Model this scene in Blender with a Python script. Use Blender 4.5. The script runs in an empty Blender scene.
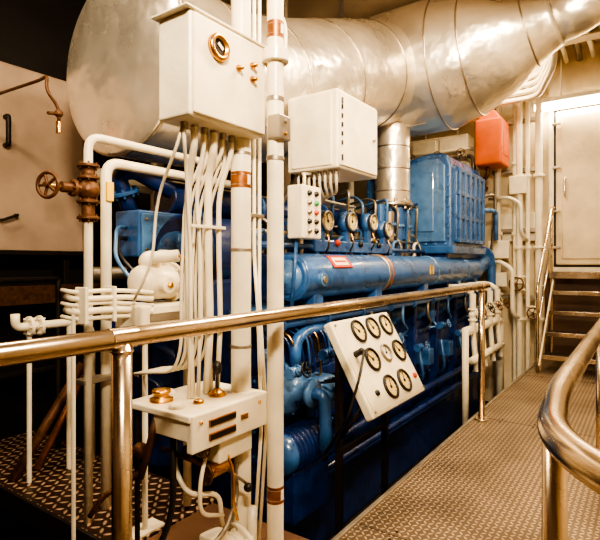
import bpy, bmesh, math, random
from mathutils import Vector, Matrix, Euler
random.seed(7)
scene=bpy.context.scene
pi=math.pi
# ---------------------------------------------------------------- materials
def nmat(name,col,metal=0.0,rough=0.4,bump=0.0,bscale=40,var=0.12,vscale=6,coat=0.0,emit=None,estr=0,bdist=.02):
    m=bpy.data.materials.new(name); m.use_nodes=True
    nt=m.node_tree; b=nt.nodes['Principled BSDF']
    b.inputs['Metallic'].default_value=metal
    b.inputs['Roughness'].default_value=rough
    b.inputs['Coat Weight'].default_value=coat
    tc=nt.nodes.new('ShaderNodeTexCoord')
    n=nt.nodes.new('ShaderNodeTexNoise'); n.inputs['Scale'].default_value=vscale; n.inputs['Detail'].default_value=5
    nt.links.new(tc.outputs['Object'],n.inputs['Vector'])
    mr=nt.nodes.new('ShaderNodeMapRange'); mr.inputs[1].default_value=.3; mr.inputs[2].default_value=.7
    mr.inputs[3].default_value=1-var; mr.inputs[4].default_value=1+var*.4
    nt.links.new(n.outputs['Fac'],mr.inputs[0])
    mx=nt.nodes.new('ShaderNodeVectorMath'); mx.operation='SCALE'; mx.inputs[0].default_value=col
    nt.links.new(mr.outputs[0],mx.inputs['Scale'])
    nt.links.new(mx.outputs[0],b.inputs['Base Color'])
    mr2=nt.nodes.new('ShaderNodeMapRange'); mr2.inputs[1].default_value=.3; mr2.inputs[2].default_value=.7
    mr2.inputs[3].default_value=max(.03,rough-.07); mr2.inputs[4].default_value=rough+.1
    nt.links.new(n.outputs['Fac'],mr2.inputs[0]); nt.links.new(mr2.outputs[0],b.inputs['Roughness'])
    if bump>0:
        n2=nt.nodes.new('ShaderNodeTexNoise'); n2.inputs['Scale'].default_value=bscale; n2.inputs['Detail'].default_value=3
        nt.links.new(tc.outputs['Object'],n2.inputs['Vector'])
        bp=nt.nodes.new('ShaderNodeBump'); bp.inputs['Strength'].default_value=bump; bp.inputs['Distance'].default_value=bdist
        nt.links.new(n2.outputs['Fac'],bp.inputs['Height']); nt.links.new(bp.outputs[0],b.inputs['Normal'])
    if emit:
        b.inputs['Emission Color'].default_value=(*emit,1); b.inputs['Emission Strength'].default_value=estr
    return m

def checker_plate(name,base,hi,metal,rough,p=.05,rot=45):
    m=bpy.data.materials.new(name); m.use_nodes=True
    nt=m.node_tree; b=nt.nodes['Principled BSDF']; L=nt.links.new
    tc=nt.nodes.new('ShaderNodeTexCoord')
    mp=nt.nodes.new('ShaderNodeMapping'); mp.inputs['Rotation'].default_value=(0,0,math.radians(rot)); mp.inputs['Scale'].default_value=(1/p,1/p,1/p)
    L(tc.outputs['Object'],mp.inputs['Vector'])
    outs=[]
    for off,sc in (((0,0,0),(1,2.5,0)),((.5,.5,0),(2.5,1,0))):
        a=nt.nodes.new('ShaderNodeVectorMath'); a.operation='ADD'; a.inputs[1].default_value=off; L(mp.outputs[0],a.inputs[0])
        f=nt.nodes.new('ShaderNodeVectorMath'); f.operation='FRACTION'; L(a.outputs[0],f.inputs[0])
        s=nt.nodes.new('ShaderNodeVectorMath'); s.operation='SUBTRACT'; s.inputs[1].default_value=(.5,.5,.5); L(f.outputs[0],s.inputs[0])
        mu=nt.nodes.new('ShaderNodeVectorMath'); mu.operation='MULTIPLY'; mu.inputs[1].default_value=sc; L(s.outputs[0],mu.inputs[0])
        le=nt.nodes.new('ShaderNodeVectorMath'); le.operation='LENGTH'; L(mu.outputs[0],le.inputs[0])
        mr=nt.nodes.new('ShaderNodeMapRange'); mr.inputs[1].default_value=.36; mr.inputs[2].default_value=.22; mr.inputs[3].default_value=0; mr.inputs[4].default_value=1
        L(le.outputs['Value'],mr.inputs[0]); outs.append(mr)
    ad=nt.nodes.new('ShaderNodeMath'); ad.operation='MAXIMUM'; L(outs[0].outputs[0],ad.inputs[0]); L(outs[1].outputs[0],ad.inputs[1])
    n=nt.nodes.new('ShaderNodeTexNoise'); n.inputs['Scale'].default_value=3; n.inputs['Detail'].default_value=6
    L(tc.outputs['Object'],n.inputs['Vector'])
    mixf=nt.nodes.new('ShaderNodeMix'); mixf.data_type='RGBA'
    mixf.inputs[6].default_value=(*base,1); mixf.inputs[7].default_value=(*hi,1); L(ad.outputs[0],mixf.inputs[0])
    mr=nt.nodes.new('ShaderNodeMapRange'); mr.inputs[1].default_value=.3; mr.inputs[2].default_value=.7; mr.inputs[3].default_value=.65; mr.inputs[4].default_value=1.1
    L(n.outputs['Fac'],mr.inputs[0])
    sc=nt.nodes.new('ShaderNodeVectorMath'); sc.operation='SCALE'; L(mixf.outputs[2],sc.inputs[0]); L(mr.outputs[0],sc.inputs['Scale'])
    L(sc.outputs[0],b.inputs['Base Color'])
    bp=nt.nodes.new('ShaderNodeBump'); bp.inputs['Strength'].default_value=.9; bp.inputs['Distance'].default_value=.004
    L(ad.outputs[0],bp.inputs['Height']); L(bp.outputs[0],b.inputs['Normal'])
    b.inputs['Metallic'].default_value=metal; b.inputs['Roughness'].default_value=rough
    return m

WHITE=nmat('white_paint',(.82,.74,.57),0,.36,.08,30,.14,8,.2)
CREAM=nmat('cream_paint',(.72,.59,.40),0,.45,.1,20,.2,4)
CREAMD=nmat('hull_casing_paint',(.52,.38,.28),0,.5,.1,12,.3,2)
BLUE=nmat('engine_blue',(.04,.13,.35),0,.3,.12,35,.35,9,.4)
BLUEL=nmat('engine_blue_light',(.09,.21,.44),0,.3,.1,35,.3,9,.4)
BLUE_SHADE=nmat('engine_blue_shaded',(.010,.036,.17),0,.33,.15,35,.5,9,.3)  # darkened copy of the engine blue, shade of the lower engine painted in
STEEL=nmat('polished_steel',(.70,.57,.43),1,.22,.0,60,.04,4)
ALU=nmat('duct_cladding',(.90,.83,.71),.8,.30,.8,2.2,.12,2,bdist=.07)
ALU2=nmat('duct_band',(.62,.53,.42),1,.35,.1,20,.2,8)
BRASS=nmat('brass',(.70,.38,.12),1,.3,.05,60,.2,20)
COPPER=nmat('copper_band',(.36,.14,.05),.6,.4,.05,60,.3,30)
RUST=nmat('oxidised_bronze',(.15,.07,.035),.5,.5,.2,60,.4,30)
BLACK=nmat('black_plastic',(.015,.012,.011),0,.35)
DARK=nmat('dark_steel',(.025,.017,.014),.3,.5,.2,30,.4,8)
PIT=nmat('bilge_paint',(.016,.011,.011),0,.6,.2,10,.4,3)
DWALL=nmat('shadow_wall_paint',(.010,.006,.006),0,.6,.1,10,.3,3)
BROWNW=nmat('lower_bulkhead_paint',(.13,.075,.045),0,.5,.1,10,.3,3)
FACE=nmat('gauge_face',(.76,.60,.28),0,.4)
FACEW=nmat('gauge_face_white',(.80,.76,.66),0,.4)
RED=nmat('red_paint',(.50,.05,.02),0,.4)
ORANGE=nmat('orange_paint',(.62,.12,.02),0,.5)
GREEN=nmat('green_plastic',(.03,.30,.10),0,.35)
YELLOW=nmat('yellow_paint',(.80,.52,.05),0,.4)
GREY=nmat('grey_metal',(.38,.33,.27),.8,.4,.1)
CEIL=nmat('ceiling_paint',(.62,.50,.35),0,.5,.1,10,.2,3)
TUBE=nmat('fluorescent_diffuser',(1,.95,.8),0,.4,emit=(1,.86,.58),estr=9)
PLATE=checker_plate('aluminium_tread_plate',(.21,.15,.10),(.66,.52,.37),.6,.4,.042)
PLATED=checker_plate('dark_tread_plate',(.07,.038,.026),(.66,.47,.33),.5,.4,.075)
BROWNP=nmat('brown_deck_paint',(.14,.075,.045),.1,.5,.1,20,.3,5)

# ---------------------------------------------------------------- builder
def fillet(pts,br,n=5):
    pts=[Vector(p) for p in pts]
    if len(pts)<3 or br<=0: return pts
    out=[pts[0]]
    for i in range(1,len(pts)-1):
        a,b,c=pts[i-1],pts[i],pts[i+1]
        d1=(a-b); d2=(c-b)
        r=min(br,d1.length*.49,d2.length*.49)
        p=b+d1.normalized()*r; q=b+d2.normalized()*r
        for k in range(n+1):
            t=k/n
            out.append(p*(1-t)**2+b*2*t*(1-t)+q*t*t)
    out.append(pts[-1]); return out
class B:
    def __init__(s,name):
        s.name=name; s.bm=bmesh.new(); s.mats=[]
    def mi(s,m):
        if m not in s.mats: s.mats.append(m)
        return s.mats.index(m)
    def add(s,t,m,smooth):
        i=s.mi(m)
        for f in t.faces: f.material_index=i; f.smooth=smooth
        me=bpy.data.meshes.new('t'); t.to_mesh(me); t.free(); s.bm.from_mesh(me); bpy.data.meshes.remove(me)
    def box(s,c,size,m,bev=.006,rot=None,seg=2):
        t=bmesh.new(); bmesh.ops.create_cube(t,size=1)
        for v in t.verts: v.co=Vector((v.co.x*size[0],v.co.y*size[1],v.co.z*size[2]))
        bev=min(bev,min(size)*.45)
        if bev>0: bmesh.ops.bevel(t,geom=list(t.edges),offset=bev,segments=seg,profile=.5,affect='EDGES')
        M=Matrix.Translation(Vector(c))
        if rot is not None:
            M=M@(rot.to_4x4() if isinstance(rot,Matrix) else Euler(rot).to_matrix().to_4x4())
        t.transform(M); s.add(t,m,False)
    def br(s,x0,x1,y0,y1,z0,z1,m,bev=.006,seg=2):
        s.box(((x0+x1)/2,(y0+y1)/2,(z0+z1)/2),(abs(x1-x0),abs(y1-y0),abs(z1-z0)),m,bev,None,seg)
    def lathe(s,o,axis,prof,m,seg=24,smooth=True):
        q=Vector(axis).normalized().to_track_quat('Z','Y'); o=Vector(o)
        t=bmesh.new(); rings=[]
        for r,h in prof:
            if r<=1e-6: rings.append([t.verts.new(o+q@Vector((0,0,h)))])
            else: rings.append([t.verts.new(o+q@Vector((r*math.cos(2*pi*k/seg),r*math.sin(2*pi*k/seg),h))) for k in range(seg)])
        for a,b in zip(rings,rings[1:]):
            for k in range(seg):
                k2=(k+1)%seg
                if len(a)==1 and len(b)==1: continue
                if len(a)==1: t.faces.new((a[0],b[k2],b[k]))
                elif len(b)==1: t.faces.new((a[k],a[k2],b[0]))
                else: t.faces.new((a[k],a[k2],b[k2],b[k]))
        bmesh.ops.recalc_face_normals(t,faces=list(t.faces))
        s.add(t,m,smooth)
    def cyl(s,p0,p1,r,m,r1=None,seg=20,bev=.0):
        p0=Vector(p0);p1=Vector(p1);L=(p1-p0).length; r1=r if r1 is None else r1
        b=bev or min(r,r1)*.06
        s.lathe(p0,p1-p0,[(0,0),(r-b,0),(r-b*.99,0),(r,b),(r,b*1.01),(r1,L-b*1.01),(r1,L-b),(r1-b*.99,L),(r1-b,L),(0,L)],m,seg)
    def sweep(s,pts,rad,m,seg=12,cap=True,smooth=True):
        pts=[Vector(p) for p in pts]
        if not hasattr(rad,'__len__'): rad=[rad]*len(pts)
        t=bmesh.new(); rings=[]; up=None
        for i,p in enumerate(pts):
            if i==0: d=pts[1]-p
            elif i==len(pts)-1: d=p-pts[i-1]
            else: d=(pts[i+1]-p).normalized()+(p-pts[i-1]).normalized()
            d.normalize()
            if up is None:
                up=Vector((0,0,1)) if abs(d.z)<.9 else Vector((1,0,0))
            x=up-d*up.dot(d)
            if x.length<1e-4: x=d.orthogonal()
            x.normalize(); y=d.cross(x); up=x
            rings.append([t.verts.new(p+(x*math.cos(2*pi*k/seg)+y*math.sin(2*pi*k/seg))*rad[i]) for k in range(seg)])
        for a,b in zip(rings,rings[1:]):
            for k in range(seg): t.faces.new((a[k],a[(k+1)%seg],b[(k+1)%seg],b[k]))
        if cap: t.faces.new(rings[0][::-1]); t.faces.new(rings[-1])
        bmesh.ops.recalc_face_normals(t,faces=list(t.faces))
        s.add(t,m,smooth)
    def tube(s,pts,r,m,bend=.05,seg=12,n=5):
        s.sweep(fillet(pts,bend,n),r,m,seg)
    def sph(s,c,r,m,sc=(1,1,1),seg=20):
        t=bmesh.new(); bmesh.ops.create_uvsphere(t,u_segments=seg,v_segments=seg//2+2,radius=r)
        for v in t.verts: v.co=Vector((v.co.x*sc[0],v.co.y*sc[1],v.co.z*sc[2]))+Vector(c)
        s.add(t,m,True)
    def torus(s,c,axis,R,r,m,seg=28,rs=8):
        q=Vector(axis).normalized().to_track_quat('Z','Y'); c=Vector(c); t=bmesh.new(); rings=[]
        for i in range(seg):
            a=2*pi*i/seg
            rings.append([t.verts.new(c+q@Vector(((R+r*math.cos(2*pi*k/rs))*math.cos(a),(R+r*math.cos(2*pi*k/rs))*math.sin(a),r*math.sin(2*pi*k/rs)))) for k in range(rs)])
        for i in range(seg):
            a=rings[i];b=rings[(i+1)%seg]
            for k in range(rs): t.faces.new((a[k],b[k],b[(k+1)%rs],a[(k+1)%rs]))
        bmesh.ops.recalc_face_normals(t,faces=list(t.faces)); s.add(t,m,True)
    def prism_x(s,prof,x0,x1,m,bev=.02):
        t=bmesh.new()
        a=[t.verts.new((x0,y,z)) for y,z in prof]; b=[t.verts.new((x1,y,z)) for y,z in prof]
        t.faces.new(a); t.faces.new(b[::-1]); n=len(prof)
        for i in range(n): t.faces.new((a[i],b[i],b[(i+1)%n],a[(i+1)%n]))
        bmesh.ops.recalc_face_normals(t,faces=list(t.faces))
        if bev: bmesh.ops.bevel(t,geom=list(t.edges),offset=bev,segments=2,profile=.5,affect='EDGES')
        s.add(t,m,False)
    def bolt(s,c,ax,r,m):
        s.lathe(c,ax,[(r,-.005),(r,r*.9),(r*.8,r*1.1),(0,r*1.1)],m,6,False)
    def flange(s,c,ax,r,th,m,nb=8):
        c=Vector(c);ax=Vector(ax).normalized()
        s.cyl(c-ax*th/2,c+ax*th/2,r,m)
        q=ax.to_track_quat('Z','Y')
        for k in range(nb):
            a=2*pi*k/nb
            o=q@Vector((math.cos(a)*r*.8,math.sin(a)*r*.8,0))
            s.cyl(c+o-ax*th*1.1,c+o+ax*th*1.1,r*.1,m,seg=6)
    def gauge(s,c,nrm,r,bez=BLACK,face=FACE,ang=None):
        c=Vector(c); n=Vector(nrm).normalized(); q=n.to_track_quat('Z','Y')
        s.lathe(c,n,[(0,-.03),(r*.9,-.03),(r*.9,.0),(r,.002),(r*1.0,.018),(r*.90,.024),(r*.80,.02),(r*.78,.008)],bez,28)
        s.lathe(c,n,[(0,.010),(r*.80,.010)],face,28,False)
        R=q.to_matrix()
        for k in range(11):
            a=math.radians(-45+27*k)
            p=c+q@Vector((math.cos(a)*r*.66,math.sin(a)*r*.66,.0108))
            s.box(p,(r*.18,r*.05,.001),BLACK,0,R@Matrix.Rotation(a,3,'Z'))
        a=math.radians(ang if ang is not None else random.uniform(60,200))
        p=c+q@Vector((math.cos(a)*r*.25,math.sin(a)*r*.25,.0125))
        s.box(p,(r*.85,r*.10,.0015),BLACK,0,R@Matrix.Rotation(a,3,'Z'))
        s.cyl(c+n*.01,c+n*.016,r*.14,BLACK,seg=12)
    def handwheel(s,c,ax,R,m,r=.008,sp=5):
        c=Vector(c);ax=Vector(ax).normalized();q=ax.to_track_quat('Z','Y')
        s.torus(c,ax,R,r,m); s.cyl(c-ax*.02,c+ax*.02,R*.22,m,seg=12)
        for k in range(sp):
            a=2*pi*k/sp; s.cyl(c,c+q@Vector((math.cos(a)*R,math.sin(a)*R,0)),r*.8,m,seg=6)
    def valve(s,c,ax,up,sz,m,wm,R=None):
        c=Vector(c);ax=Vector(ax).normalized();up=Vector(up).normalized()
        s.sph(c,sz,m,(1,1,1),14)
        s.flange(c-ax*sz*1.3,ax,sz*1.15,sz*.3,m,6); s.flange(c+ax*sz*1.3,ax,sz*1.15,sz*.3,m,6)
        s.cyl(c-ax*sz*1.3,c+ax*sz*1.3,sz*.6,m,seg=14)
        s.cyl(c,c+up*sz*1.6,sz*.5,m,seg=12); s.flange(c+up*sz*1.2,up,sz*.8,sz*.25,m,6)
        s.cyl(c+up*sz*1.5,c+up*sz*3.0,sz*.16,GREY,seg=8)
        s.handwheel(c+up*sz*2.9,up,R or sz*1.3,wm,sz*.14)
    def done(s,parent=None):
        me=bpy.data.meshes.new(s.name); s.bm.to_mesh(me); s.bm.free()
        for m in s.mats: me.materials.append(m)
        o=bpy.data.objects.new(s.name,me); scene.collection.objects.link(o)
        if parent: o.parent=parent
        return o

# ---------------------------------------------------------------- room shell
ZC=4.25; ZP=-.8
def slab(name,x0,x1,y0,y1,z0,z1,m):
    b=B(name); b.br(x0,x1,y0,y1,z0,z1,m,0); return b.done()
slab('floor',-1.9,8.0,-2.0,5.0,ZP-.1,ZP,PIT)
slab('ceiling',-1.9,8.0,-2.0,5.0,ZC,ZC+.1,CEIL)
slab('wall_end',7.8,7.95,-2.0,5.0,ZP,ZC,CREAM)
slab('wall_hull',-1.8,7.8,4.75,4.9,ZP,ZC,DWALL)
slab('wall_inboard',-1.8,7.8,-2.0,-1.85,ZP,ZC,CREAM)
slab('wall_near',-1.95,-1.8,-1.85,4.75,ZP,ZC,BROWNW)
b=B('trim_1'); b.br(7.77,7.797,-1.84,1.22,0.02,1.14,BROWNW,.003); b.done()
w=B('walkway_deck'); w.br(-1.78,7.76,.15,1.2,-.04,0,PLATE,.0)
w.br(-1.78,7.76,1.19,1.215,-.12,.012,GREY,.002); w.br(-1.78,7.76,.14,.155,-.12,.012,GREY,.002)
for x in (-1,0.5,2,3.5,5,6.5,7.5):
    w.br(x-.04,x+.04,.2,1.15,ZP,-.04,DARK,.0)
for x in (2.2,4.3,6.2):
    w.br(x-.002,x+.002,.16,1.18,-.001,.0012,DARK,0)
    for y in (.25,.5,.75,1.0):
        for s in (-.04,.04): w.cyl((x+s,y,-.001),(x+s,y,.003),.008,DARK,seg=8)
w.done()
w=B('deck_near_camera'); w.br(-1.78,.7,-1.8,.13,-.04,0,PLATE,0); 
for x in (-1.5,.6): w.br(x-.04,x+.04,-1.6,-1.5,ZP,-.04,DARK,0); w.br(x-.04,x+.04,.0,.1,ZP,-.04,DARK,0)
w.done()
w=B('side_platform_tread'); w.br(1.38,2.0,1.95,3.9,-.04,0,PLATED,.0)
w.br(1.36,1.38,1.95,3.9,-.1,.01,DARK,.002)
for y in (2.1,3.7):
    for x in (1.5,1.9): w.br(x-.03,x+.03,y-.03,y+.03,ZP,-.04,DARK,0)
w.done()
w=B('side_platform_plate'); w.br(.9,1.95,1.23,1.94,-.04,-.005,BROWNP,.0)
for x in (1.0,1.85): w.br(x-.03,x+.03,1.5,1.56,ZP,-.04,DARK,0)
w.done()
for i,x in enumerate((.6,2.2,3.8,7.0)):
    b=B('ceiling_beam'); b.br(x-.05,x+.05,-1.8,4.7,ZC-.2,ZC,CEIL,.004); b.br(x-.1,x+.1,-1.8,4.7,ZC-.22,ZC-.2,CEIL,.004); b.done()
b=B('hull_side_casing')
b.br(-1.7,2.75,4.45,4.749,1.38,2.99,CREAMD,.03,3)
for x in (-.6,.8): b.br(x-.006,x+.006,4.44,4.46,1.4,2.97,DARK,0)
b.br(-1.7,2.75,4.40,4.46,1.36,1.40,DARK,.004)
for x in (-1.5,.5,2.6): b.br(x-.03,x+.03,4.5,4.7,1.06,1.37,DARK,.004)
b.tube([(2.02,4.44,2.28),(2.02,4.38,2.28),(2.02,4.38,2.52),(2.02,4.44,2.52)],.02,DARK,.02)
b.tube([(1.98,4.44,1.65),(1.98,4.38,1.65),(2.10,4.38,1.70),(2.10,4.44,1.70)],.012,DARK,.02)
b.done()
b=B('hull_stringer'); b.br(-1.7,2.9,4.3,4.749,1.02,1.06,DARK,.004); b.br(-1.7,2.9,4.28,4.32,.94,1.1,RUST,.004); b.br(-1.7,2.9,4.3,4.749,.35,.39,DARK,.004)
for x in (-1.5,.5,2.8): b.br(x-.03,x+.03,4.34,4.7,ZP,1.02,DARK,.004)
b.done()

# ---------------------------------------------------------------- main handrail
RY=1.14
b=B('steel_handrail')
b.tube([(-1.2,RY,1.1),(4.42,RY,1.1)],.027,STEEL,.0,20)
b.sph((4.42,RY,1.1),.0272,STEEL)
for x in (.81,4.24):
    b.tube([(x,RY,0),(x,RY,1.09)],.026,STEEL,0,20); b.flange((x,RY,.006),(0,0,1),.055,.012,STEEL,4)
    b.torus((x,RY,1.066),(0,0,1),.027,.004,STEEL)
    b.cyl((x-.04,RY,1.1),(x+.04,RY,1.1),.029,STEEL)
b.done()
b=B('curved_steel_handrail')
path=[(6.1,.25,.93),(1.55,.215,.93),(1.12,.165,.93),(.86,-.08,.93),(.62,-.6,.93)]
b.tube(path,.034,STEEL,.35,24,10)
b.tube([(1.22,.172,.93),(1.22,.172,0)],.026,STEEL,0,20); b.flange((1.22,.195,.006),(0,0,1),.038,.012,STEEL,4)
for x in (3.4,6.05):
    b.tube([(x,.235,.92),(x,.235,0)],.026,STEEL,0,20); b.flange((x,.235,.006),(0,0,1),.055,.012,STEEL,4)
b.tube([(.80,-.2,.92),(.80,-.2,-.8)],.026,STEEL,0,20)
b.done()

# ---------------------------------------------------------------- posts
def post(x,y,r,bands,z0=0,z1=ZC,joint=None,extra=None):
    b=B('white_pipe_stanchion'); b.cyl((x,y,z0),(x,y,z1),r,WHITE,seg=28)
    b.cyl((x,y,z0),(x,y,z0+.015),r*2,WHITE)
    for z in bands:
        b.cyl((x,y,z-.035),(x,y,z+.035),r*1.03,COPPER,seg=28)
        for k in (-.02,.02): b.cyl((x,y,z+k-.002),(x,y,z+k+.002),r*1.045,FACEW,seg=28)
        b.br(x-.008,x+.008,y-r*1.08,y-r*.9,z-.02,z+.02,FACEW,.001)
    if joint:
        b.br(x-r*1.15,x+r*1.15,y-r*1.5,y+r*.3,joint-.05,joint+.05,GREY,.006)
        b.bolt((x,y-r*1.5,joint+.025),(0,-1,0),.008,GREY); b.bolt((x,y-r*1.5,joint-.025),(0,-1,0),.008,BRASS)
        b.cyl((x,y,joint-.13),(x,y,joint-.11),r*1.08,GREY,seg=28); b.cyl((x,y,joint+.11),(x,y,joint+.13),r*1.08,GREY,seg=28)
    return b
b=post(1.61,1.25,.034,(2.24,.36),0,ZC,1.84)
b.cyl((1.61,1.25,2.11),(1.61,1.25,2.16),.055,WHITE,seg=24)
b.tube([(1.61,1.25,2.13),(1.68,1.25,2.13),(1.68,1.25,2.3),(1.61,1.25,2.34)],.008,WHITE,.04); b.done()
b=post(1.57,1.40,.042,(1.64,),0,ZC)
for z in (.95,1.35,1.75): b.cyl((1.57,1.4,z-.008),(1.57,1.4,z+.008),.044,GREY,seg=24)
b.done()

b=B('switchgear_cabinet')
b.br(1.195,1.605,1.30,1.47,1.81,2.18,WHITE,.012,3)
b.br(1.205,1.595,1.290,1.302,1.82,2.17,WHITE,.006)
b.br(1.17,1.62,1.29,1.48,2.178,2.186,WHITE,.003)
b.lathe((1.32,1.29,2.08),(0,-1,0),[(0,0),(.05,0),(.05,.012),(.044,.02),(.034,.02),(.032,.008),(0,.008)],BRASS,30)
b.lathe((1.32,1.281,2.08),(0,-1,0),[(0,0),(.031,0)],DARK,24); b.box((1.325,1.279,2.085),(.03,.001,.012),FACEW,0,(0,.6,0))
for k in range(6):
    a=k*pi/3; b.bolt((1.32+.042*math.cos(a),1.275,2.08+.042*math.sin(a)),(0,-1,0),.004,BRASS)
for x,z in ((1.43,2.04),(1.51,2.075),(1.51,2.02)):
    b.lathe((x,1.29,z),(0,-1,0),[(.014,0),(.014,.008),(.009,.012),(.009,.025),(0,.027)],BRASS,14)
for z in (1.87,2.12): b.cyl((1.6,1.285,z-.02),(1.6,1.285,z+.02),.007,GREY,seg=10)
for x in (1.25,1.30,1.35,1.40,1.45,1.5): b.cyl((x,1.39,1.785),(x,1.39,1.812),.014,GREY,seg=8)
b.br(1.54,1.60,1.40,1.46,1.95,2.02,GREY,.003)
b.done()

# cables
b=B('white_cable_bundle')
xs=[1.345,1.36,1.395,1.44,1.47,1.50]
for i in range(6):
    x=1.25+.05*i; xx=xs[i]
    yy=1.46+(.03 if i in (1,4) else 0)
    b.tube([(x,1.39,1.8),(x,1.39,1.74),(xx-.02+.02*(i%2),yy,1.64-.03*(i%3)),(xx,yy,1.35),(xx+.01*(i%2),yy,1.05),(xx,1.47,.77)],(.007,.014,.008,.016,.008,.011)[i],WHITE,.07,12)
for k in range(6):
    x=1.36+.028*k
    b.tube([(1.37+.025*k,1.42,1.8),(1.37+.025*k,1.42,1.70),(x+.01,1.52,1.55),(x-.01*(k%2),1.53,1.2),(x,1.53,.95),(x+.02,1.6,.85),(x+.05,1.9,.8),(x+.3,2.2,.7)],.0065,WHITE,.08,8)
for z in (1.02,1.44): b.br(1.33,1.52,1.438,1.446,z-.006,z+.006,WHITE,.002)
b.tube([(1.25,1.40,1.8),(1.24,1.42,1.72),(1.31,1.62,1.55),(1.31,1.64,1.3),(1.30,1.75,1.14),(1.45,1.95,1.12)],.006,WHITE,.12,8)
rr=[.010,.016,.009,.013,.010]
for i in range(5):
    z=1.05+.029*i
    b.tube([(1.20+.02*(i%2),2.12,z+.01),(1.22,2.05,z),(1.33,2.02-.01*(i%2),z+.006*(i%3)),(1.45,2.0,z),(1.52,1.9,z-.01)],rr[i],WHITE,.05,10)
for x in (1.24,1.38): b.br(x-.008,x+.008,1.99,2.07,1.03,1.19,WHITE,.003)
b.cyl((1.22,2.06,-.8),(1.22,2.06,1.1),.009,WHITE,seg=12)
b.done()
b=B('conduit_run')
for i,x in enumerate((1.655,1.69)):
    b.tube([(x-.0,1.40,ZC),(x-.0,1.40,1.3),(x-.05,1.34+.02*i,1.15),(x-.0,1.36,.6),(x-.01,1.40,.0)],.008,WHITE,.08,8)
for z in (.7,1.5,2.0): b.br(1.6,1.71,1.388,1.415,z-.008,z+.008,GREY,.002)
b.done()

# ---------------------------------------------------------------- bench with levers
b=B('valve_control_bench')
b.br(1.19,1.62,1.3,1.65,.74,.766,WHITE,.006)
b.br(1.2,1.62,1.295,1.325,.63,.765,WHITE,.006)
b.br(1.2,1.22,1.3,1.5,.67,.75,WHITE,.004)
b.br(1.36,1.55,1.32,1.45,.54,.74,WHITE,.008)
for z in (.72,.67):
    b.br(1.28,1.42,1.289,1.297,z-.013,z+.013,COPPER,.002); b.br(1.285,1.415,1.287,1.290,z-.009,z+.009,BLACK,0)
b.br(1.45,1.49,1.289,1.297,.69,.71,BRASS,.002)
for x in (1.24,1.56): b.bolt((x,1.295,.735),(0,-1,0),.007,BRASS)
b.lathe((1.27,1.54,.765),(0,0,1),[(.045,0),(.045,.012),(.03,.016),(.03,.03),(.036,.034),(.036,.044),(0,.046)],BRASS,20)
b.lathe((1.34,1.59,.765),(0,0,1),[(.03,0),(.03,.02),(.018,.025),(0,.03)],WHITE,18)
b.lathe((1.24,1.42,.765),(0,0,1),[(.028,0),(.028,.012),(.014,.016),(0,.02)],WHITE,18)
b.lathe((1.33,1.40,.765),(0,0,1),[(.02,0),(.02,.012),(.012,.016),(0,.02)],BRASS,18)
b.lathe((1.45,1.42,.765),(0,0,1),[(.035,0),(.035,.012),(.02,.02),(.012,.03),(0,.03)],BRASS,18)
b.tube([(1.45,1.42,.77),(1.45,1.42,.87)],.006,BLACK,0,8)
b.lathe((1.45,1.42,.85),(0,0,1),[(.008,0),(.018,.012),(.02,.035),(.012,.05),(0,.055)],BLACK,16)
b.tube([(1.30,1.5,.74),(1.30,1.5,.5),(1.30,1.42,.42),(1.42,1.38,.40),(1.44,1.38,.24)],.010,WHITE,.05)
b.tube([(1.25,1.45,.74),(1.25,1.45,.35),(1.15,1.5,.15),(1.10,1.5,-.005)],.012,BLACK,.1)
b.tube([(1.36,1.38,.6),(1.28,1.34,.50),(1.28,1.34,.38),(1.40,1.34,.33)],.008,WHITE,.05)
b.cyl((1.34,1.38,.50),(1.46,1.38,.50),.03,BRASS,seg=16); b.flange((1.34,1.38,.5),(1,0,0),.045,.012,RUST,6); b.flange((1.47,1.38,.5),(1,0,0),.04,.012,RUST,6)
b.tube([(1.43,1.36,.50),(1.50,1.30,.42)],.006,GREY,0,8); b.sph((1.50,1.30,.41),.018,BLACK)
b.tube([(1.24,1.5,.6),(1.30,1.4,.56),(1.36,1.38,.52)],.010,RUST,.04)
b.valve((1.30,1.40,.60),(1,0,0),(0,-1,.2),.022,RUST,RUST)
b.tube([(1.47,1.38,.5),(1.50,1.37,.5),(1.50,1.36,.35),(1.40,1.33,.27),(1.30,1.33,.24)],.010,GREY,.04)
b.tube([(1.40,1.34,.60),(1.42,1.30,.50),(1.40,1.29,.40),(1.45,1.31,.30)],.006,BRASS,.05,8)
b.tube([(1.22,1.5,.74),(1.18,1.5,.62),(1.18,1.55,.5)],.014,RUST,.04); b.sph((1.18,1.55,.60),.03,RUST)
b.tube([(1.18,1.55,.52),(1.05,1.6,.46),(1.02,1.62,.40)],.01,RUST,.03)
b.cyl((1.22,1.62,-.005),(1.22,1.62,.745),.010,DARK,seg=12)
b.done()
b=B('white_circulation_pump')
b.cyl((1.25,1.36,.14),(1.50,1.36,.14),.085,WHITE,seg=24); b.sph((1.25,1.36,.14),.082,WHITE,(.5,1,1))
b.flange((1.50,1.36,.14),(1,0,0),.11,.02,WHITE,8)
for k in range(7): b.torus((1.28+.03*k,1.36,.14),(1,0,0),.086,.005,WHITE)
b.br(1.27,1.48,1.29,1.43,-.005,.07,WHITE,.01); b.br(1.33,1.42,1.33,1.40,.21,.27,WHITE,.008)
b.tube([(1.52,1.36,.14),(1.56,1.33,.14),(1.56,1.33,.3)],.02,WHITE,.03)
b.done()

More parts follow.
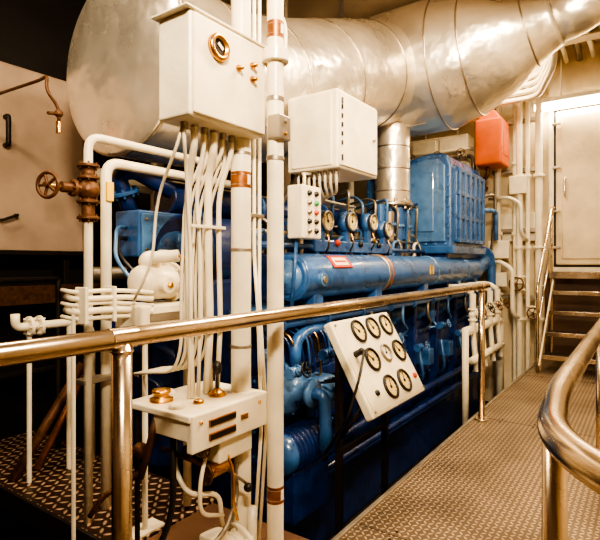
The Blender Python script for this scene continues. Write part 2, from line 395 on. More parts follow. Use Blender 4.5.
# ---------------------------------------------------------------- left side gear
b=B('globe_valve_riser')
b.tube([(1.44,2.3,0),(1.44,2.3,1.93),(2.6,2.3,1.93)],.022,WHITE,.07,18)
b.cyl((1.44,2.3,1.50),(1.44,2.3,1.78),.032,RUST,seg=18)
for z in (1.52,1.60,1.72,1.78): b.flange((1.44,2.3,z),(0,0,1),.054,.016,RUST,6)
b.sph((1.44,2.3,1.66),.055,RUST)
b.cyl((1.44,2.3,1.66),(1.30,2.3,1.66),.026,RUST,seg=14); b.flange((1.36,2.3,1.66),(1,0,0),.042,.016,RUST,6)
b.cyl((1.30,2.3,1.66),(1.22,2.3,1.66),.010,BRASS,seg=8)
b.handwheel((1.235,2.3,1.66),(1,.35,0),.058,RUST,.009)
b.tube([(1.58,2.36,0),(1.58,2.36,1.83),(2.6,2.36,1.83)],.028,WHITE,.08,18)
for z in (.7,1.1): b.br(1.41,1.61,2.29,2.37,z-.012,z+.012,GREY,.003)
b.br(1.56,1.60,2.32,2.335,1.62,1.72,YELLOW,.002)
b.done()
b=B('sampling_cock')
b.tube([(1.62,4.46,2.48),(1.66,3.2,2.46),(1.62,3.02,2.44),(1.60,3.0,2.34),(1.68,3.0,2.26),(1.68,3.0,2.16)],.010,RUST,.06)
b.sph((1.68,3.0,2.22),.026,RUST); b.cyl((1.68,3,2.22),(1.60,2.98,2.20),.01,RUST,seg=8); b.cyl((1.68,3,2.10),(1.68,3,2.17),.018,BRASS,seg=10)
b.done()
b=B('feed_pump')
b.cyl((1.52,2.0,1.2),(1.70,2.0,1.2),.085,WHITE,seg=24); b.sph((1.52,2.0,1.2),.08,WHITE,(.5,1,1)); 
b.sph((1.58,2.0,1.30),.055,WHITE); b.cyl((1.55,1.95,1.32),(1.63,1.85,1.33),.03,WHITE,seg=14); b.cyl((1.66,2.0,1.28),(1.66,2.0,1.36),.026,WHITE,seg=14)
b.flange((1.71,2.0,1.2),(1,0,0),.10,.02,WHITE,8)
b.cyl((1.60,1.93,1.19),(1.60,1.88,1.19),.04,WHITE,seg=16); b.bolt((1.60,1.88,1.19),(0,-1,0),.015,BRASS)
b.br(1.45,1.74,1.9,2.1,.98,1.10,WHITE,.012); b.br(1.50,1.69,1.895,1.91,1.02,1.06,GREY,.002)
b.tube([(1.7,2.0,1.2),(1.82,2.0,1.2),(1.82,2.0,.02)],.022,WHITE,.06)
b.cyl((1.55,2.0,-.0),(1.55,2.0,1.0),.014,WHITE,seg=14); b.br(1.46,1.64,1.96,2.06,0,.012,WHITE,.002)
b.tube([(1.62,1.84,1.33),(1.66,1.78,1.30),(1.70,1.8,1.15),(1.78,1.88,1.08),(1.8,2.0,1.0)],.008,BRASS,.05)
b.done()
b=B('low_pipe_brackets')
b.tube([(1.42,3.0,1.0),(1.42,3.0,.92),(1.85,3.0,.92),(1.9,3.0,.85),(1.9,3.0,0)],.025,WHITE,.1)
b.flange((1.5,3.0,.92),(1,0,0),.06,.02,WHITE,6); b.flange((1.56,3.0,.92),(1,0,0),.06,.02,WHITE,6)
b.cyl((1.75,3.0,0),(1.75,3.0,.9),.018,WHITE,seg=12); b.cyl((1.5,3.0,0),(1.5,3.0,.9),.014,WHITE,seg=12)
b.tube([(1.45,3.1,.0),(1.9,3.1,.62)],.03,RUST,0); b.tube([(1.62,3.15,.0),(1.95,3.15,.55)],.022,COPPER,0)
b.tube([(.3,3.4,1.18),(1.9,3.4,1.18)],.018,DARK,0); b.cyl((1.9,3.4,0),(1.9,3.4,1.18),.018,DARK,seg=12)
b.done()

# ---------------------------------------------------------------- engine
e=B('marine_diesel_engine')
e.br(2.3,7.4,2.0,3.3,ZP,-.3,BLUE_SHADE,.02)
e.br(2.35,7.35,2.16,3.2,-.3,.95,BLUE_SHADE,.03)
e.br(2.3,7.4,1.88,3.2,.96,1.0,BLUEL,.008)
for i in range(7):
    x=2.72+.68*i
    e.br(x-.25,x+.25,2.12,2.17,.0,.55,BLUE_SHADE,.02,3); e.br(x-.19,x+.19,2.10,2.13,.06,.49,BLUE_SHADE,.015,3)
    for dx in (-.22,-.07,.07,.22):
        for z in (.03,.52): e.bolt((x+dx,2.12,z),(0,-1,0),.014,BLUE)
    for z in (.19,.36):
        for dx in (-.22,.22): e.bolt((x+dx,2.12,z),(0,-1,0),.014,BLUE)
    e.br(x-.06,x+.06,2.06,2.10,.26,.29,GREY,.006)
    e.br(x+.30,x+.38,2.05,2.17,-.3,.95,BLUE_SHADE,.015)
    e.lathe((x,2.16,.76),(0,-1,0),[(.11,0),(.11,.03),(.075,.04),(.07,.08),(0,.085)],BLUE,20)
    for k in range(6): e.bolt((x+.09*math.cos(k*pi/3),2.13,.76+.09*math.sin(k*pi/3)),(0,-1,0),.01,BLUEL)
    if i%2==0:
        e.cyl((x+.17,2.07,.62),(x+.17,2.07,.95),.035,BLUE,seg=14); e.cyl((x+.17,2.07,.68),(x+.17,2.07,.74),.05,BLUE,seg=14)
        e.tube([(x+.17,2.05,.62),(x+.17,2.0,.56),(x-.1,2.0,.58)],.012,BLUEL,.03)
for z,y,r in ((.885,1.97,.026),(-.06,1.98,.04),(-.2,1.93,.03)):
    e.tube([(2.45,2.15,z),(2.45,y,z),(7.2,y,z),(7.2,2.15,z)],r,BLUE if z>.7 else BLUE_SHADE,.08,14)
for i in range(9): e.flange((2.6+.55*i,1.97,.885),(1,0,0),.045,.018,BLUE,6)
e.cyl((2.71,2.0,1.2),(6.95,2.0,1.2),.16,BLUE,seg=40,bev=.02)
e.flange((2.74,2.0,1.2),(1,0,0),.168,.035,BLUE,0)
for x in (5.2,6.3): e.cyl((x,2.0,1.2),(x+.05,2.0,1.2),.168,BLUEL,seg=40)
e.cyl((3.98,2.0,1.2),(4.02,2.0,1.2),.170,GREY,seg=40)
e.cyl((4.05,2.0,1.2),(4.07,2.0,1.2),.170,COPPER,seg=40)
e.lathe((2.72,2.0,1.2),(-1,0,0),[(.12,0),(.11,.03),(.05,.04),(.05,.06),(0,.065)],BLUEL,24)
for x in (2.95,3.9,5.0,6.1,6.8): e.br(x-.06,x+.06,1.9,2.1,.99,1.10,BLUE,.01)
e.cyl((2.88,2.0-.15,1.18),(2.88,2.0-.19,1.18),.045,BLUEL,seg=18); e.cyl((2.88,1.82,1.18),(2.88,1.8,1.18),.025,GREY,seg=14)
RL=Matrix.Rotation(math.radians(50),3,'X'); sn=math.sin(math.radians(50)); cs=math.cos(math.radians(50))
e.box((3.20,2.0-.160*sn,1.2+.160*cs),(.28,.11,.004),RED,0,RL)
e.box((3.20,2.0-.162*sn,1.2+.162*cs),(.20,.07,.003),FACEW,0,RL)
e.box((3.20,2.0-.1635*sn,1.2+.1635*cs),(.16,.02,.002),RED,0,RL)
for x in (4.95,5.03): e.box((x,1.838,1.22),(.02,.01,.09),YELLOW,.002)
for i in range(6):
    x=2.75+.56*i
    e.br(x-.22,x+.22,2.28,2.9,1.0,1.36,BLUE_SHADE,.03,3)
    e.br(x-.16,x+.16,2.34,2.8,1.36,1.55,BLUE,.05,3)
    for dx in (-.19,.19):
        for y in (2.32,2.55,2.8):
            e.cyl((x+dx,y,1.34),(x+dx,y,1.42),.018,GREY,seg=8)
    e.cyl((x,2.42,1.5),(x,2.42,1.66),.035,GREY,seg=14); e.cyl((x,2.42,1.6),(x,2.42,1.63),.05,BLUE,seg=14)
    e.tube([(x,2.42,1.62),(x+.1,2.30,1.62),(x+.12,2.22,1.45),(x+.12,2.24,1.05)],.012,GREY,.06,8)
    e.tube([(x,2.7,1.4),(x,2.85,1.55),(x,2.95,1.72)],.06,BLUE,.08,14); e.flange((x,2.8,1.5),(0,.6,.7),.09,.02,BLUE,6)
    e.tube([(x-.15,2.3,1.3),(x-.15,2.2,1.35),(x-.15,2.2,1.50),(x-.05,2.2,1.52)],.016,WHITE if i%2 else BLUEL,.04,8)
e.cyl((2.5,3.0,1.78),(5.7,3.0,1.78),.13,BLUE_SHADE,seg=28)
for i in range(5): e.flange((2.95+.56*i,3.0,1.78),(1,0,0),.165,.03,BLUE,10)
e.tube([(2.6,2.2,1.42),(5.7,2.2,1.42)],.024,BLUE,0); e.tube([(2.6,2.26,1.52),(5.7,2.26,1.52)],.016,GREY,0)
# gauges on individual blue brackets
for x,z,r in ((3.42,1.63,.085),(3.82,1.65,.085),(4.23,1.67,.08),(4.56,1.62,.08)):
    e.gauge((x,2.13,z),(0,-1,0),r,GREY,FACE)
    e.lathe((x,2.20,z),(0,-1,0),[(0,-.02),(r*1.1,-.02),(r*1.1,.03),(r*.9,.05)],BLUE,24)
    e.br(x-.03,x+.03,2.16,2.21,1.40,z,BLUE,.006)
    e.tube([(x,2.15,z-.06),(x,2.10,z-.18),(x+.05,2.2,z-.3)],.008,BRASS,.04,8)
e.br(3.3,4.75,2.16,2.2,1.38,1.48,BLUE,.01)
for x in (3.35,4.1,4.7): e.br(x-.015,x+.015,2.17,2.3,1.0,1.5,BLUE,.004)
for x in (3.62,4.03,4.40):
    e.lathe((x,2.16,1.46),(0,-1,0),[(.028,0),(.028,.02),(.018,.03),(0,.032)],RED if x<3.8 else BLACK,14)
for i in range(9):
    x=3.4+.27*i
    e.tube([(x,2.25,1.45),(x,2.22,1.85+.05*(i%3)),(x+.15,2.4,1.95),(x+.2,2.7,1.9)],.014,BLUEL if i%2 else GREY,.08,8)
for i in range(4):
    x=4.75+.22*i
    e.cyl((x,2.3,1.36),(x,2.3,1.9-.06*(i%2)),.05,(BLUE,GREY)[i%2],seg=16); e.flange((x,2.3,1.7),(0,0,1),.075,.025,BLUEL,6)
# charge-air cooler housing
prof=[(1.9,1.46),(3.02,1.46),(3.02,2.32),(2.90,2.44),(2.2,2.60),(2.04,2.60),(1.95,2.56),(1.9,2.44)]
e.prism_x(prof,5.8,7.1,BLUE,.03)
e.prism_x([(1.86,1.40),(3.06,1.40),(3.06,1.49),(1.86,1.49)],5.75,7.15,BLUE,.01)
e.prism_x([(1.97,1.54),(2.95,1.54),(2.95,2.28),(2.84,2.38),(2.2,2.53),(2.05,2.53),(1.97,2.44)],5.77,5.81,BLUEL,.012)
e.prism_x([(2.1,1.66),(2.82,1.66),(2.82,2.22),(2.1,2.38)],5.755,5.78,BLUEL,.012)
for y,z in [(1.935,1.6+.12*k) for k in range(7)]+[(2.985,1.6+.12*k) for k in range(6)]+[(1.97+.12*k,1.515) for k in range(9)]+[(2.03+.13*k,2.55-.022*max(0,k-1)) for k in range(7)]:
    e.bolt((5.80,y,z),(-1,0,0),.017,BLUEL)
e.tube([(5.76,2.3,2.0),(5.70,2.3,2.0),(5.70,2.5,2.0),(5.76,2.5,2.0)],.012,BLUE,.02)
e.br(5.9,7.0,1.865,1.92,1.54,2.40,BLUE,.015)
for i in range(6): e.br(5.92+.20*i,5.99+.20*i,1.83,1.89,1.53,2.42,BLUE,.012)
for z in (1.56,1.84,2.12,2.40): e.br(5.9,7.02,1.84,1.885,z-.025,z+.025,BLUE,.008)
for k in range(10):
    for z in (1.48,2.45): e.bolt((5.9+.12*k,1.9,z),(0,-1,0),.014,BLUEL)
e.tube([(6.2,2.3,2.56),(6.2,2.3,2.66),(6.8,2.3,2.66),(6.8,2.3,2.56)],.025,BLUE,.05)
e.br(5.8,7.2,1.95,2.95,1.0,1.42,BLUE_SHADE,.02)
e.cyl((7.1,2.2,1.9),(7.36,2.2,1.9),.2,BLUE,seg=28); e.flange((7.26,2.2,1.9),(1,0,0),.26,.04,BLUE,12)
e.flange((7.3,1.95,1.35),(1,0,0),.17,.04,BLUE,10); e.cyl((6.95,1.98,1.2),(7.3,1.95,1.3),.12,BLUE)
e.tube([(7.3,1.88,1.35),(7.36,1.84,1.3),(7.36,1.84,.5),(7.3,2.1,.4)],.06,BLUE,.12)
e.tube([(7.05,1.78,2.0),(7.25,1.75,2.0),(7.25,1.75,1.6)],.03,BLUEL,.06); e.tube([(6.95,1.87,2.0),(7.05,1.78,2.0)],.03,BLUEL,0)
e.tube([(7.1,1.9,2.2),(7.3,1.78,2.25),(7.34,1.78,1.9),(7.34,1.85,1.4)],.022,GREY,.08)
# end group
e.cyl((2.05,2.35,1.35),(2.5,2.35,1.35),.24,BLUE_SHADE,seg=32,bev=.03); e.flange((2.16,2.35,1.35),(1,0,0),.26,.03,BLUE_SHADE,12)
e.lathe((2.06,2.35,1.35),(-1,0,0),[(.14,0),(.13,.05),(.06,.07),(0,.07)],BLUE,24)
e.br(2.1,2.5,2.15,2.6,.9,1.2,BLUE_SHADE,.03)
e.br(1.98,2.36,2.62,2.86,1.33,1.63,BLUE,.012); e.br(2.0,2.34,2.605,2.625,1.35,1.61,BLUEL,.006)
e.br(2.05,2.28,2.70,2.84,1.0,1.34,BLUE_SHADE,.01); e.br(2.05,2.4,2.7,3.1,.7,1.0,BLUE_SHADE,.02)
for x in (2.03,2.31):
    for z in (1.38,1.57): e.bolt((x,2.606,z),(0,-1,0),.009,BRASS)
e.tube([(1.98,2.74,1.45),(1.90,2.71,1.45),(1.84,2.63,1.35),(1.90,2.53,1.22),(2.05,2.5,1.2)],.014,BLACK,.07,10)
e.tube([(1.98,2.74,1.52),(1.88,2.70,1.52),(1.80,2.60,1.32),(1.88,2.46,1.12),(2.1,2.45,1.1)],.012,BLUEL,.07,10)
e.tube([(2.3,3.0,1.4),(2.1,3.0,1.9),(2.15,2.9,1.93),(2.4,2.8,1.8)],.055,BLUE_SHADE,.2,16)
e.flange((2.15,2.99,1.78),(-.35,0,.9),.10,.03,BLUE,8)
e.cyl((2.15,2.7,.35),(2.35,2.7,.35),.42,BLUE_SHADE,seg=40,bev=.03); e.cyl((2.1,2.7,.35),(2.16,2.7,.35),.2,BLUE_SHADE,seg=24)
for i in range(4): e.tube([(2.35,2.3+.1*i,1.1),(2.05+.05*i,2.25+.1*i,1.05),(2.05+.05*i,2.25+.1*i,.3),(2.35,2.3,.2)],.02,BLUE_SHADE,.08,10)
# side pumps near end
e.lathe((2.66,2.05,.46),(0,-1,0),[(.17,0),(.17,.12),(.12,.16),(.07,.18),(.07,.27),(.09,.27),(.09,.30),(0,.30)],BLUEL,28)
for k in range(8): e.bolt((2.66+.15*math.cos(k*pi/4),1.93,.46+.15*math.sin(k*pi/4)),(0,-1,0),.014,BLUEL)
e.tube([(2.66,1.9,.6),(2.66,1.9,.78),(2.85,1.95,.82),(3.2,1.97,.82)],.04,BLUE,.08,14)
e.tube([(2.66,1.76,.46),(2.66,1.68,.46),(2.66,1.66,.2),(2.75,1.75,.05),(2.9,2.0,.0)],.04,BLUE,.1,14)
e.lathe((3.0,2.05,.38),(0,-1,0),[(.13,0),(.13,.2),(.11,.22),(.05,.23),(.05,.26),(0,.26)],BLUEL,28)
e.cyl((2.45,1.85,.12),(2.85,1.85,.12),.13,BLUE_SHADE,seg=28); 
for k in range(9): e.torus((2.49+.04*k,1.85,.12),(1,0,0),.132,.006,BLUE_SHADE)
e.br(2.45,2.85,1.76,2.16,-.3,.02,BLUE_SHADE,.01)
e.lathe((2.45,1.85,.12),(-1,0,0),[(.13,0),(.12,.05),(.05,.07),(0,.07)],BLUE,24)
e.cyl((2.4,1.9,.35),(2.4,1.9,.75),.06,BLUE,seg=20); e.cyl((2.4,1.9,.72),(2.4,1.9,.76),.075,BLUEL,seg=20)
e.tube([(2.4,1.9,.35),(2.4,1.9,.25),(2.55,2.1,.25)],.03,BLUE,.05)
for i in range(10):
    x=2.42+.07*i
    e.tube([(x,2.1,.9),(x,1.90-.01*(i%3),.8),(x+.04,1.88,.62-.04*(i%4)),(x+.1,2.08,.5)],.008,(BLUE_SHADE,BLUE,BLUE_SHADE,BRASS)[i%4],.06,8)
e.valve((2.50,1.80,.62),(1,0,0),(0,-1,.3),.035,BLUEL,BLACK)
e.valve((2.95,1.84,.66),(1,0,0),(0,-1,.5),.035,BLUE,RUST)
for i in range(5):
    x=3.6+.66*i
    e.valve((x,1.95,.42+.16*(i%2)),(1,0,0),(0,-1,.3),.034,BLUE,BLUEL)
    e.tube([(x,1.95,.42),(x+.05,1.92,.1),(x+.2,2.1,-.1)],.016,BLUE,.06,10)
    e.tube([(x+.25,1.95,.88),(x+.25,1.95,.72),(x+.45,1.98,.62),(x+.45,2.1,.5)],.014,(GREY,BLUEL)[i%2],.06,10)
    e.br(x+.28,x+.42,1.94,2.10,.18,.36,BLUE,.015)
e.done()

# gauge console (tilted)
g=B('gauge_console')
def pp(s,t,o=0):
    top=Vector((2.6,1.60,.935)); bot=Vector((2.6,1.30,.395))
    p=top.lerp(bot,t); p.x+=.81*s
    return p+Vector((0,-.874,.486))*o
N=Vector((0,-.874,.486))
Rg=Matrix(((1,0,0),(0,.486,-.874),(0,.874,.486)))
g.box(pp(.5,.5,-.03),(.81,.618,.06),WHITE,.014,Rg,3)
g.box(pp(.5,.5,.002),(.77,.58,.006),WHITE,.004,Rg)
for s,t,f in ((.33,.16,FACE),(.58,.16,FACE),(.83,.16,FACE),(.34,.48,FACE),(.60,.46,FACEW),(.84,.48,FACE),(.42,.80,FACE),(.68,.80,FACE)):
    g.gauge(pp(s,t,.0),N,.079 if f is FACE else .062,BLACK if f is FACE else GREY,f)
for s,t in ((.04,.05),(.96,.05),(.04,.95),(.96,.95)): g.bolt(pp(s,t,.004),N,.009,GREY)
for s in (.18,.9):
    g.lathe(pp(s,.8,.004),N,[(.018,0),(.018,.015),(0,.018)],BLACK if s<.5 else RED,14)
for x in (2.68,3.33):
    g.br(x-.02,x+.02,1.56,1.60,ZP,.86,DARK,.003); g.tube([(x,1.58,.2),(x,1.40,.45)],.015,DARK,0,8)
g.br(2.68,3.33,1.565,1.595,.1,.14,DARK,.003)
a=pp(.13,.38,.02); g.tube([a,a+Vector((.0,-.05,.03)),a+Vector((-.15,-.10,-.10)),a+Vector((-.22,-.06,-.32)),a+Vector((-.12,.15,-.6))],.008,BLACK,.05,8)
g.cyl(pp(.13,.38,0),pp(.13,.38,.04),.02,BLACK,seg=14); g.sph(pp(.13,.38,.055),.022,BLACK)
for i in range(6):
    g.tube([pp(.3+.1*i,.5,-.06),pp(.3+.1*i,.6,-.15),(2.85+.08*i,1.75,.5),(2.85+.08*i,1.98,.45)],.008,BLACK,.06,8)
g.done()

b=B('push_button_station')
b.br(2.57,2.79,1.78,1.90,1.45,1.79,WHITE,.01)
for i,(z,mm) in enumerate(((1.74,BLACK),(1.68,GREEN),(1.62,RED),(1.56,BLACK),(1.50,BLACK))):
    for x in (2.64,2.72): b.lathe((x,1.78,z),(0,-1,0),[(.018,0),(.018,.008),(.014,.01),(.014,.018),(0,.02)],mm if x>2.7 or i in(0,3) else GREY,14)
b.tube([(2.68,1.84,1.78),(2.68,1.84,1.87),(2.8,1.95,1.90),(2.98,1.95,1.93)],.010,WHITE,.08)
b.tube([(2.62,1.86,1.46),(2.62,1.90,1.0)],.012,BLUE,0)
b.done()
b=B('terminal_cabinet')
b.br(2.86,3.45,1.70,2.11,1.93,2.46,WHITE,.012,3)
b.br(2.88,3.43,1.688,1.702,1.95,2.44,WHITE,.006); b.br(2.848,2.862,1.74,2.07,1.95,2.44,WHITE,.006)
for z in (2.0,2.38): b.cyl((2.90,1.684,z-.02),(2.90,1.684,z+.02),.008,BLACK,seg=8)
for z in (2.10,2.16,2.22,2.28,2.34): b.box((2.90,1.684,z),(.02,.006,.03),BLACK,.002)
b.cyl((3.36,1.688,2.2),(3.36,1.67,2.2),.012,GREY,seg=12)
for x in (3.1,3.38): b.tube([(x,2.1,2.0),(x,2.16,2.0),(x,2.38,1.7),(x,2.38,1.34)],.02,GREY,.05)
for i in range(8):
    y=1.75+.045*i
    b.cyl((2.93,y,1.90),(2.93,y,1.935),.015,GREY,seg=8)
    b.tube([(2.93,y,1.93),(2.93,y,1.84-.008*i),(3.02+.02*i,y+.05,1.78-.01*i),(3.3+.03*i,2.15+.02*i,1.8),(4.2,2.3+.02*i,1.82)],.010,WHITE,.09,8)
b.done()

# ---------------------------------------------------------------- ducts
d=B('exhaust_duct')
c=[(1.9,2.69,2.55),(2.3,2.69,2.56),(2.8,2.69,2.6),(3.3,2.66,2.74),(3.8,2.6,2.92),(4.3,2.55,3.12),(4.8,2.5,3.3),(5.4,2.48,3.45)]
r=[.585,.585,.58,.57,.56,.55,.55,.55]
P=[];Rr=[]
for i in range(len(c)-1):
    for k in range(4):
        t=k/4; P.append(Vector(c[i]).lerp(Vector(c[i+1]),t)); Rr.append(r[i]*(1-t)+r[i+1]*t)
P.append(Vector(c[-1]));Rr.append(r[-1])
d.sweep(P,Rr,ALU,56,cap=False)
d.lathe((1.9,2.69,2.55),(-1,0,0),[(.585,-.02),(.587,.0),(.585,.012),(.57,.018),(.5,.03),(.3,.05),(0,.055)],ALU,56)
d.torus((1.905,2.69,2.55),(1,0,0),.586,.010,ALU2,56)
for i in (5,11,17,23):
    dd=(P[i+1]-P[i-1]); d.torus(P[i],dd,Rr[i]+.002,.008,ALU2,48)
cc=[(4.2,3.48,.72),(3.4,3.48,.72),(2.6,3.48,.72),(1.85,3.5,.71),(1.55,3.52,.63),(1.25,3.56,.49),(1.0,3.62,.34),(.85,3.66,.27),(.72,3.7,.24)]
P=[];Rr=[]
for i in range(len(cc)-1):
    for k in range(3):
        t=k/3; P.append(Vector((5.5,cc[i][0]*(1-t)+cc[i+1][0]*t,cc[i][1]*(1-t)+cc[i+1][1]*t))); Rr.append(cc[i][2]*(1-t)+cc[i+1][2]*t)
d.sweep(P,Rr,ALU,56,cap=True)
d.sweep(fillet([(5.5,.76,3.69),(5.5,.5,3.75),(5.5,.25,4.0),(5.5,.2,ZC)],.2,6),.23,ALU,36)
for i in (3,6,9,12,18):
    d.torus(P[i],P[i+1]-P[i-1],Rr[i]+.002,.009,ALU2,56)
for a in (200,250,310):
    an=math.radians(a)
    d.tube([(5.5+.722*math.cos(an),y,3.49+.722*math.sin(an)) for y in (4.0,3.0,2.0)],.006,ALU2,0,6)
d.cyl((5.3,2.42,1.95),(5.3,2.42,3.2),.20,ALU,seg=32)
for z in (2.1,2.35,2.6,2.85): d.torus((5.3,2.42,z),(0,0,1),.202,.007,ALU2,32)
d.cyl((5.3,2.42,1.55),(5.3,2.42,1.95),.17,BLUE,seg=24); d.flange((5.3,2.42,1.95),(0,0,1),.24,.05,ALU2,10)
for x in (2.4,3.6,4.6): d.br(x-.02,x+.02,2.67,2.71,3.1,ZC,GREY,0)
d.done()

# ---------------------------------------------------------------- far end
XW=7.797
b=B('door_1')
b.br(XW-.06,XW,.22,1.17,1.16,3.48,WHITE,.02,3)
b.br(XW-.065,XW-.055,.29,1.10,1.23,3.41,DARK,.004)
b.br(XW-.10,XW-.05,.32,1.07,1.26,3.38,CREAM,.03,4)
b.br(XW-.12,XW-.09,.40,.99,1.34,3.30,CREAM,.02,3)
for z in (1.5,2.0,2.6,3.2):
    b.cyl((XW-.13,1.09,z),(XW-.05,1.09,z),.022,GREY,seg=10); b.box((XW-.13,1.06,z),(.02,.11,.03),GREY,.004)
b.tube([(XW-.1,.95,2.2),(XW-.17,.95,2.2),(XW-.17,.95,2.45),(XW-.1,.95,2.45)],.013,STEEL,.03)
b.done()
b=B('access_stairs')
for z,x in ((.20,6.60),(.44,6.86),(.68,7.12),(.92,7.38)):
    b.br(x-.12,x+.14,.36,1.05,z-.035,z,DARK,.003); b.br(x-.13,x-.118,.36,1.05,z-.045,z+.004,STEEL,.002)
b.br(7.46,7.7,.30,1.12,1.12,1.16,PLATE,.003); b.br(7.45,7.46,.30,1.12,1.08,1.17,STEEL,.002)
ang=math.atan2(.24,.26)
for y in (.34,1.07):
    b.box((7.0,y,.56),(1.5,.02,.10),CREAM,.004,(0,-ang,0))
b.tube([(6.45,1.09,.0),(6.45,1.09,1.0),(7.5,1.09,2.05),(7.70,1.09,2.05)],.018,STEEL,.08)
b.tube([(6.45,1.09,.5),(7.5,1.09,1.55)],.012,STEEL,0)
b.cyl((7.5,1.09,0),(7.5,1.09,2.05),.018,STEEL,seg=12); b.cyl((7.62,.36,0),(7.62,.36,1.13),.02,STEEL,seg=12)
b.done()
b=B('fluorescent_lamp')
b.br(7.58,7.72,-.3,1.35,3.50,3.56,WHITE,.01); b.br(7.59,7.71,-.28,1.33,3.40,3.50,TUBE,.02,3)
b.br(7.6,7.7,-.31,-.27,3.4,3.54,WHITE,.005); b.br(7.6,7.7,1.32,1.36,3.4,3.54,WHITE,.005)
for y in (.1,1.0): b.cyl((7.65,y,3.55),(7.65,y,ZC),.01,WHITE,seg=8)
lampobj=b.done()
b=B('white_pipe_rack')
for y,x,r in ((1.80,7.55,.045),(1.58,7.6,.03),(1.50,7.5,.04),(1.40,7.55,.03),(1.27,7.62,.05)):
    b.cyl((x,y,ZP),(x,y,ZC),r,WHITE,seg=16)
    for z in (.5,1.5,2.5): b.flange((x,y,z+.2*(y>1.5)),(0,0,1),r*1.6,.03,WHITE,6)
for z in (.8,1.75,2.6,3.3): b.br(7.6,7.68,1.25,1.9,z-.03,z+.03,GREY,.005)
b.br(7.68,7.79,1.3,1.9,1.6,2.0,WHITE,.01); b.br(7.42,7.5,1.40,1.62,2.25,2.5,WHITE,.01)
b.br(7.40,7.5,1.62,1.9,1.35,1.6,WHITE,.01); b.br(7.42,7.5,1.65,1.85,.95,1.15,WHITE,.01)
b.valve((7.5,1.50,1.0),(0,0,1),(-1,0,0),.07,WHITE,RUST); b.valve((7.55,1.80,.75),(0,0,1),(-1,0,0),.07,WHITE,BLACK)
b.valve((7.55,1.35,.6),(0,0,1),(-1,-.3,0),.06,WHITE,RUST)
b.tube([(7.45,1.85,1.3),(7.3,1.7,1.3),(7.3,1.55,1.2),(7.3,1.55,.6),(7.5,1.5,.5)],.03,WHITE,.08)
b.tube([(7.45,1.9,2.2),(7.35,1.6,2.2),(7.35,1.45,2.1),(7.35,1.45,1.7),(7.5,1.4,1.6)],.022,WHITE,.08)
b.done()
b=B('white_valve_manifold')
b.tube([(5.4,1.62,.55),(6.9,1.62,.55),(6.9,1.62,ZP)],.05,WHITE,.12,16); b.tube([(5.4,1.55,.25),(6.7,1.55,.25)],.04,WHITE,.1,16)
b.tube([(5.4,1.62,.57),(5.4,1.62,ZP)],.035,WHITE,.1,16)
for i in range(4):
    x=5.6+.36*i
    b.valve((x,1.6,.72),(0,0,1),(-.2,-1,.5),.045,WHITE,(RUST,BLACK,RUST,RUST)[i]); b.cyl((x,1.6,.55),(x,1.6,.95),.035,WHITE,seg=14); b.cyl((x,1.56,.1),(x,1.6,.55),.03,WHITE,seg=14)
    b.tube([(x,1.6,.95),(x,1.7,1.02),(x,1.86,1.02)],.03,WHITE,.06)
b.done()
b=B('orange_header_tank')
b.br(7.0,7.45,1.62,1.98,2.62,3.25,ORANGE,.03,3); b.br(7.1,7.40,1.61,1.63,2.75,3.1,ORANGE,.01)
b.prism_x([(1.65,3.24),(1.95,3.24),(1.9,3.36),(1.72,3.36)],7.05,7.40,ORANGE,.01)
for x in (7.1,7.38): b.cyl((x,1.8,3.3),(x,1.8,ZC),.015,GREY,seg=8)
b.tube([(7.2,1.85,2.63),(7.2,1.85,2.5),(7.3,2.0,2.4),(7.7,2.0,2.4)],.03,RUST,.08)
b.done()
b=B('white_equipment_locker')
b.br(7.45,7.78,2.2,3.1,2.65,3.2,WHITE,.02); b.br(7.43,7.46,2.25,2.62,2.7,3.15,WHITE,.008); b.br(7.43,7.46,2.68,3.05,2.7,3.15,WHITE,.008)
for y in (2.4,2.9): b.cyl((7.6,y,3.18),(7.6,y,ZC),.02,WHITE,seg=8)
for i in range(3): b.tube([(7.40-.02*i,4.5,2.95-.1*i),(7.40-.02*i,2.05+.05*i,2.95-.1*i),(7.40-.02*i,2.02+.05*i,1.5)],.03,(WHITE,GREY,WHITE)[i],.1)
for y in (2.25,2.6,3.0): b.valve((7.38,y,2.85),(0,1,0),(-1,0,.3),.045,WHITE,RUST)
b.done()
b=B('overhead_pipework')
for i in range(7):
    y=.3+.16*i; 
    b.tube([(6.35+.02*i,y,ZC-.12-.03*(i%3)),(7.45,y,ZC-.12-.03*(i%3)),(7.72,y,ZC-.2)],.03+.01*(i%2),WHITE if i%3 else GREY,.06,12)
for i in range(4):
    z=3.75-.09*i
    b.tube([(7.2,4.6,z),(7.2,1.2,z),(6.4,.9,z+.1),(6.4,.9,ZC)],.035,WHITE,.2,12)
for i in range(5):
    b.tube([(3.7,1.55+.08*i,ZC-.1),(.2,1.55+.08*i,ZC-.1)],.03,WHITE,.2,12)
for x in (1.0,3.2,6.6): b.br(x-.02,x+.02,.2,1.95,ZC-.16,ZC-.0,GREY,0)
for y in (2.1,3.5): b.br(7.18,7.22,y-.02,y+.02,3.4,ZC,GREY,0)
b.done()
b=B('rear_pipework')
for i,(x,r) in enumerate(((3.0,.06),(3.6,.04),(4.2,.07),(5.0,.05),(5.9,.08),(6.6,.06))):
    b.cyl((x,3.7,ZP),(x,3.7,3.4),r,WHITE if i%2 else GREY,seg=16); b.flange((x,3.7,1.6),(0,0,1),r*1.8,.03,WHITE,6)
b.tube([(2.4,3.75,2.0),(7.3,3.75,2.0)],.08,WHITE,0,16); b.tube([(2.4,3.8,1.2),(7.3,3.8,1.2)],.06,GREY,0,16)
b.done()
b=B('blue_bilge_pump')
b.cyl((2.35,-.1,.45),(2.35,-.1,.72),.12,BLUE,seg=24); b.cyl((2.35,-.1,.70),(2.35,-.1,.74),.15,BLUEL,seg=24)
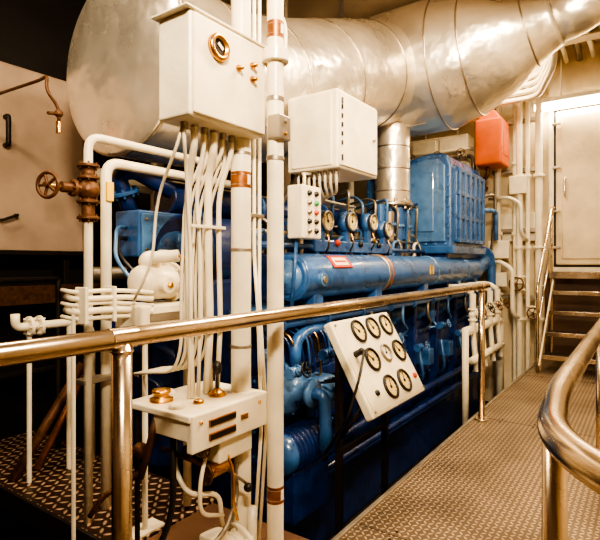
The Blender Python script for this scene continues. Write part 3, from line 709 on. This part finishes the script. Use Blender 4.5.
b.br(2.2,2.5,-.25,.05,ZP,.45,BLUE_SHADE,.02); b.tube([(2.35,.0,.6),(2.35,.12,.6),(2.5,.12,.3),(2.5,.12,ZP)],.03,BLUE,.05)
b.done()

# ---------------------------------------------------------------- lighting
def lamp(name,x,y,z,sx,sy,power,col=(1,.77,.50),aim=None,spread=180):
    b=B(name)
    b.br(x-sx/2-.03,x+sx/2+.03,y-sy/2-.03,y+sy/2+.03,z,z+.07,WHITE,.01)
    b.br(x-sx/2,x+sx/2,y-sy/2,y+sy/2,z-.012,z,TUBE,.004)
    b.cyl((x,y,z+.07),(x,y,ZC),.015,WHITE,seg=8)
    o=b.done()
    l=bpy.data.lights.new(name+'_source','AREA'); l.shape='RECTANGLE'; l.size=sx; l.size_y=sy; l.energy=power; l.color=col
    l.spread=math.radians(spread)
    lo=bpy.data.objects.new(name+'_source',l); scene.collection.objects.link(lo); lo.location=(x,y,z-.03)
    if aim: lo.rotation_euler=(Vector(aim)-Vector((x,y,z))).to_track_quat('-Z','Y').to_euler()
    lo.parent=o
    return o
lamp('added_fill_lamp',2.6,.45,3.7,1.2,.25,105)
lamp('added_fill_lamp',4.1,.6,3.9,1.0,.25,60)
lamp('added_fill_lamp',-.2,-.5,3.3,.5,.3,120,(1,.81,.57),(3.0,2.3,2.3),105)  # added fill lamp behind the camera, lights the cabinets; its fixture is invented
lamp('added_fill_lamp',.3,2.7,3.9,1.0,.25,42)
lamp('added_fill_lamp',6.6,1.5,4.0,.6,.2,30)
l=bpy.data.lights.new('fluorescent_source','AREA'); l.shape='RECTANGLE'; l.size=.1; l.size_y=1.55; l.energy=27; l.color=(1,.82,.55)
lo=bpy.data.objects.new('fluorescent_source',l); scene.collection.objects.link(lo); lo.location=(7.65,.52,3.38); lo.parent=lampobj
wd=bpy.data.worlds.new('World'); scene.world=wd; wd.use_nodes=True
wd.node_tree.nodes['Background'].inputs[0].default_value=(.05,.03,.02,1); wd.node_tree.nodes['Background'].inputs[1].default_value=.3

# ---------------------------------------------------------------- camera
cam=bpy.data.cameras.new('camera'); cam.lens=30; cam.sensor_width=36; cam.shift_y=-8/600; cam.clip_start=.02
co=bpy.data.objects.new('camera',cam); scene.collection.objects.link(co)
co.location=(0,0,1.3); co.rotation_euler=(pi/2,0,math.radians(35-90))
scene.camera=co
scene.view_settings.view_transform='AgX'
scene.view_settings.look='AgX - High Contrast'
scene.view_settings.exposure=.3
